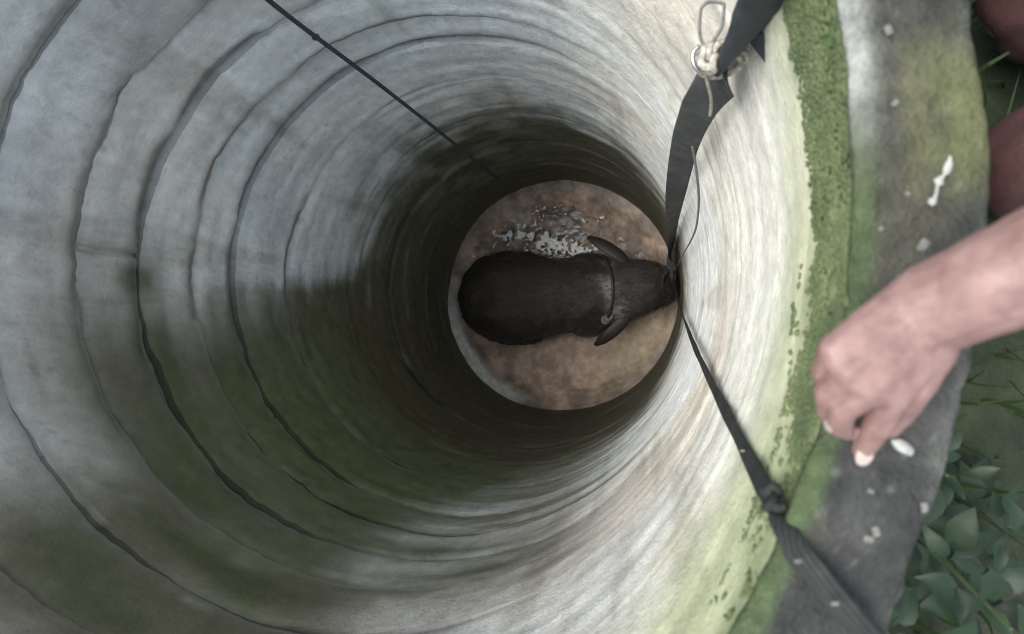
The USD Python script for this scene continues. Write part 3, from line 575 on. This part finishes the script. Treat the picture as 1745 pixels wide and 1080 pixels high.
# clothes
sleeve = hull_chain([(shoulder, .072), (elbow * .72 + shoulder * .28, (.068, .066, .066))], 20)
shirt = hull_chain([(hip + [0, 0, .02], (.15, .185, .14)), (chest, (.13, .185, .15)), (nk + [.01, 0, -.05], (.075, .075, .05))], 24)
shirt.append((ball(shoulder + [0, .05, 0], .085) + ball(sh2, .08) + ball(chest, (.12, .16, .11))).hull())
shirt += hull_chain([(sh2, .07), (np.array([1.17, .48, .67]), .062)], 18) + sleeve
def drape(m, seed, k=0.02):
    m.vertices += m.vertex_normals * (k * (fbm(m.vertices * [14, 14, 6], 3, seed) - .5))[:, None]; return m
obj('shirt', drape(blend(shirt, 0.02, 8), 3), 'red_cloth', person)
tr = []
for s in (0, 1):
    y = .10 + .24 * s
    tr += hull_chain([(hip + [0, -.07 + .14 * s, -.05], .12), (np.array([1.13, y, .13]), .085), (np.array([1.48, y + .02, .075]), .062)], 18)
obj('trousers', drape(blend(tr, 0.014, 6), 9, 0.05), 'red_cloth', person)
hr = blend([ball(head + [.018, 0, .022], (.098, .083, .098), 24)], .015, 2)
hr.vertices += hr.vertex_normals * (.012 * (fbm(hr.vertices * 40, 3, 1) - .5))[:, None]
obj('hair', hr, 'hair', person)
for s in (-1, 1):
    e = trimesh.creation.icosphere(2, .011); e.apply_translation(head + [-.083, .03 * s, -.012]); obj('eye', e, 'eye_gloss', person)
    e = trimesh.creation.icosphere(2, 1.0); e.vertices *= [.018, .009, .03]; e.apply_translation(head + [.005, .077 * s, -.015]); obj('ear', e, 'skin', person)
e = (ball(head + [-.092, 0, -.005], .010) + ball(head + [-.112, 0, -.04], (.013, .016, .011))).hull(); obj('nose', blend([e], .006, 3), 'skin', person)
e = trimesh.creation.icosphere(2, 1.0); e.vertices *= [.012, .024, .006]; e.apply_translation(head + [-.090, 0, -.085]); obj('mouth', e, 'ear_hide', person)

# ---------------------------------------------------------------- bits on the rim
def on_rim(px, py): return at(px, py, CAM[2] - RIM)
chip = trimesh.creation.icosphere(2, 1.0); chip.vertices = chip.vertices * [.0105, .0048, .004] * (0.75 + .5 * noise(chip.vertices * 2.0, 4))[:, None]
chip.apply_transform(trimesh.transformations.rotation_matrix(-.55, [0, 0, 1])); chip.apply_translation(on_rim(1535, 760) + [0, 0, .003])
obj('plaster_chip', chip, 'plaster', label='white chip of plaster on the rim beside the pointing fingertip', cat='chip')
st = spline([on_rim(1580, 350) + [0, 0, .004], on_rim(1588, 338) + [0, 0, .005], on_rim(1596, 312) + [0, 0, .003], on_rim(1608, 294) + [0, 0, .004], on_rim(1616, 268) + [0, 0, .003]], 30)
sm = sweep(st, oval(.0065, .004, 10), (0, 0, 1), .25 + 1.3 * noise(np.c_[np.linspace(0, 13, 30), np.zeros((30, 2))], 2) ** 1.5)
obj('string_scrap', sm, 'plaster', label='short scrap of white string lying on the rim above the arm', cat='string')
def pebble(px, py, r, seed):
    e = trimesh.creation.icosphere(2, 1.0); e.vertices = np.clip(e.vertices * (0.65 + .7 * noise(e.vertices * 2.6, seed))[:, None], -.8, .62) * [r * 1.15, r * .8, r * .5]
    e.apply_transform(trimesh.transformations.rotation_matrix(seed, [0, 0, 1])); e.apply_translation(on_rim(px, py) + [0, 0, r * .2])
    return e
for k, (px, py, r, lab) in enumerate([(1571, 417, .0065, 'pale round pebble on the rim just above the forearm'), (1512, 52, .005, 'pale pebble by the inner edge of the rim, topmost in view'),
        (1482, 836, .0035, 'tiny pale grain on the rim below the hand, left one of a pair'), (1506, 852, .003, 'tiny pale grain on the rim below the hand, right one of a pair'),
        (1492, 905, .005, 'pale pebble touching another, the upper of the two beside the dark strap'), (1480, 917, .005, 'pale pebble touching another, the lower of the two beside the dark strap'),
        (1524, 176, .0038, 'small pale pebble on the rim beside the yellow moss patch'), (1573, 862, .005, 'flat pale pebble near the outer edge of the rim below the hand'),
        (1545, 330, .0028, 'tiny grain on the rim left of the white string scrap'), (1500, 390, .0028, 'tiny grain on the rim near the moss, left of the pale round pebble')]):
    obj('pebble', pebble(px, py, r, k + 1), 'pebble', label=lab, cat='pebble')

# ---------------------------------------------------------------- ground and plants outside
GR = np.r_[np.linspace(0.81, 3.0, 60), np.geomspace(3.2, 900, 40)]
Rr, T = np.meshgrid(GR, TH[::4], indexing='ij')
X, Y = Rr * np.cos(T), Rr * np.sin(T); P = np.stack([X, Y, 0 * X], -1)
g1, g2 = fbm(P * 1.6, 4, 60), fbm(P * 9, 4, 61)
c = mixc(np.broadcast_to(np.array([0.036, 0.030, 0.022]), P.shape), np.array([0.015, 0.022, 0.009]), smoothstep(0.42, 0.6, g1))
c = c * (.7 + .6 * g2)[..., None]
V = np.stack([X, Y, (0.05 * (g1 - .5) + .02 * (g2 - .5)) * smoothstep(.8, 1.1, Rr)], -1)
n1, n2 = V.shape[:2]
a, b = np.meshgrid(np.arange(n1 - 1), np.arange(n2), indexing='ij')
q = np.stack([a * n2 + b, (a + 1) * n2 + b, (a + 1) * n2 + (b + 1) % n2, a * n2 + (b + 1) % n2], -1).reshape(-1, 4)
obj('ground', (V.reshape(-1, 3), np.vstack([q[:, [0, 1, 2]], q[:, [0, 2, 3]]])), 'soil', tone=c.reshape(-1, 3), kind='structure')
rg = np.random.RandomState(11)
n = 9000
rad_ = .9 + 3.0 * rg.rand(n) ** 1.3; tt = rg.rand(n) * 2 * np.pi
bx, by = rad_ * np.cos(tt), rad_ * np.sin(tt)
hgt = .05 + .13 * rg.rand(n); ln = rg.randn(n, 2) * .04; wd = .0025 + .003 * rg.rand(n); fa = rg.rand(n) * np.pi
wx, wy = np.cos(fa) * wd, np.sin(fa) * wd
z0 = -0.02 * np.ones(n)
v = np.stack([np.c_[bx - wx, by - wy, z0], np.c_[bx + wx, by + wy, z0], np.c_[bx + ln[:, 0] * .4 + wx * .8, by + ln[:, 1] * .4 + wy * .8, hgt * .6], np.c_[bx + ln[:, 0] * .4 - wx * .8, by + ln[:, 1] * .4 - wy * .8, hgt * .6], np.c_[bx + ln[:, 0], by + ln[:, 1], hgt]], 1).reshape(-1, 3)
k5 = np.arange(n)[:, None] * 5
f = np.vstack([k5 + [0, 1, 2], k5 + [0, 2, 3], k5 + [3, 2, 4]])
obj('grass', (v, f), 'grass_blade', smooth=False, kind='stuff', label='rough grass growing on the ground round the well', cat='grass')

def leaf(base, direction, length, width, droop, roll, rnd):
    d = np.asarray(direction, float); d /= np.linalg.norm(d)
    a = np.cross(d, [0, 0, 1]); a /= np.linalg.norm(a) + 1e-9
    n_ = np.cross(a, d); ca, sa = math.cos(roll), math.sin(roll); a, n_ = a * ca + n_ * sa, n_ * ca - a * sa
    rows, v = 6, []
    prof_ = [.10, .72, 1.0, .86, .5, .03]
    for i in range(rows):
        t = i / (rows - 1); ctr = base + d * length * t + np.array([0, 0, -droop * length * t * t])
        w = width * prof_[i] / 2; wob = rnd.uniform(-.06, .06) * length
        v += [ctr - a * w + n_ * w * .35 + n_ * wob, ctr, ctr + a * w + n_ * w * .35 - n_ * wob * .5]
    f = []
    for i in range(rows - 1):
        for j in (0, 1):
            p0 = i * 3 + j; f += [[p0, p0 + 1, p0 + 4], [p0, p0 + 4, p0 + 3]]
    return trimesh.Trimesh(v, f, process=False)
def plant(name, x, y, h, nleaf, size, mat, label, seed, group=None):
    rnd = random.Random(seed)
    t = thing(name, label, 'plant', group, (x, y, -0.02))
    lean = np.array([rnd.uniform(-.06, .06), rnd.uniform(-.06, .06), 0])
    sp = spline([np.zeros(3), lean * .4 + [0, 0, h * .5], lean + [0, 0, h]], 12)
    obj('stem', sweep(sp, oval(.009, .009, 8), (1, .1, 0), np.linspace(1, .4, 12)), 'stem', t)
    for k in range(nleaf):
        u = .25 + .75 * k / (nleaf - 1); ang_ = k * 2.4 + rnd.uniform(-.4, .4); b0 = sp[int(u * 11)]
        el = rnd.uniform(.1, .6) + .3 * u
        L = size * rnd.uniform(.7, 1.15) * (1.1 - .35 * u)
        dr = np.array([math.cos(ang_) * math.cos(el), math.sin(ang_) * math.cos(el), math.sin(el)])
        b1 = b0 + dr * .02
        obj('leaf', leaf(b1, dr, L * .75, L * .75 * rnd.uniform(.30, .58), rnd.uniform(.2, .7), rnd.uniform(-.5, .5), rnd), mat if rnd.random() < .75 else 'leaf_mid', t, smooth=True)
spots = [(1.00, -17, .30, 'low leafy weed beside the person, below the reaching arm'), (1.01, -23, .37, 'dark weed by the rim just below the white chip'), (1.00, -29, .34, 'dark weed against the outside of the well, middle of the lower right row'),
         (1.02, -35, .38, 'dark weed against the outside of the well at the lower right'), (1.01, -41, .33, 'dark weed beside the strap where it leaves the well'), (1.16, -27, .30, 'weed in the back row nearest the person'),
         (1.18, -37, .32, 'weed in the back row at the far lower right corner'), (1.14, -21, .26, 'small weed in front of the person\'s knee'), (1.02, 20, .30, 'weed outside the rim at the upper right corner'), (1.06, 27, .33, 'tall weed outside the rim past the upper right corner'), (1.05, -48, .32, 'weed outside the rim beyond the strap')]
for k, (r_, d_, h_, lab) in enumerate(spots):
    plant('weed', r_ * math.cos(math.radians(d_)), r_ * math.sin(math.radians(d_)), h_, 22, .10, 'leaf_dark', lab, 100 + k)
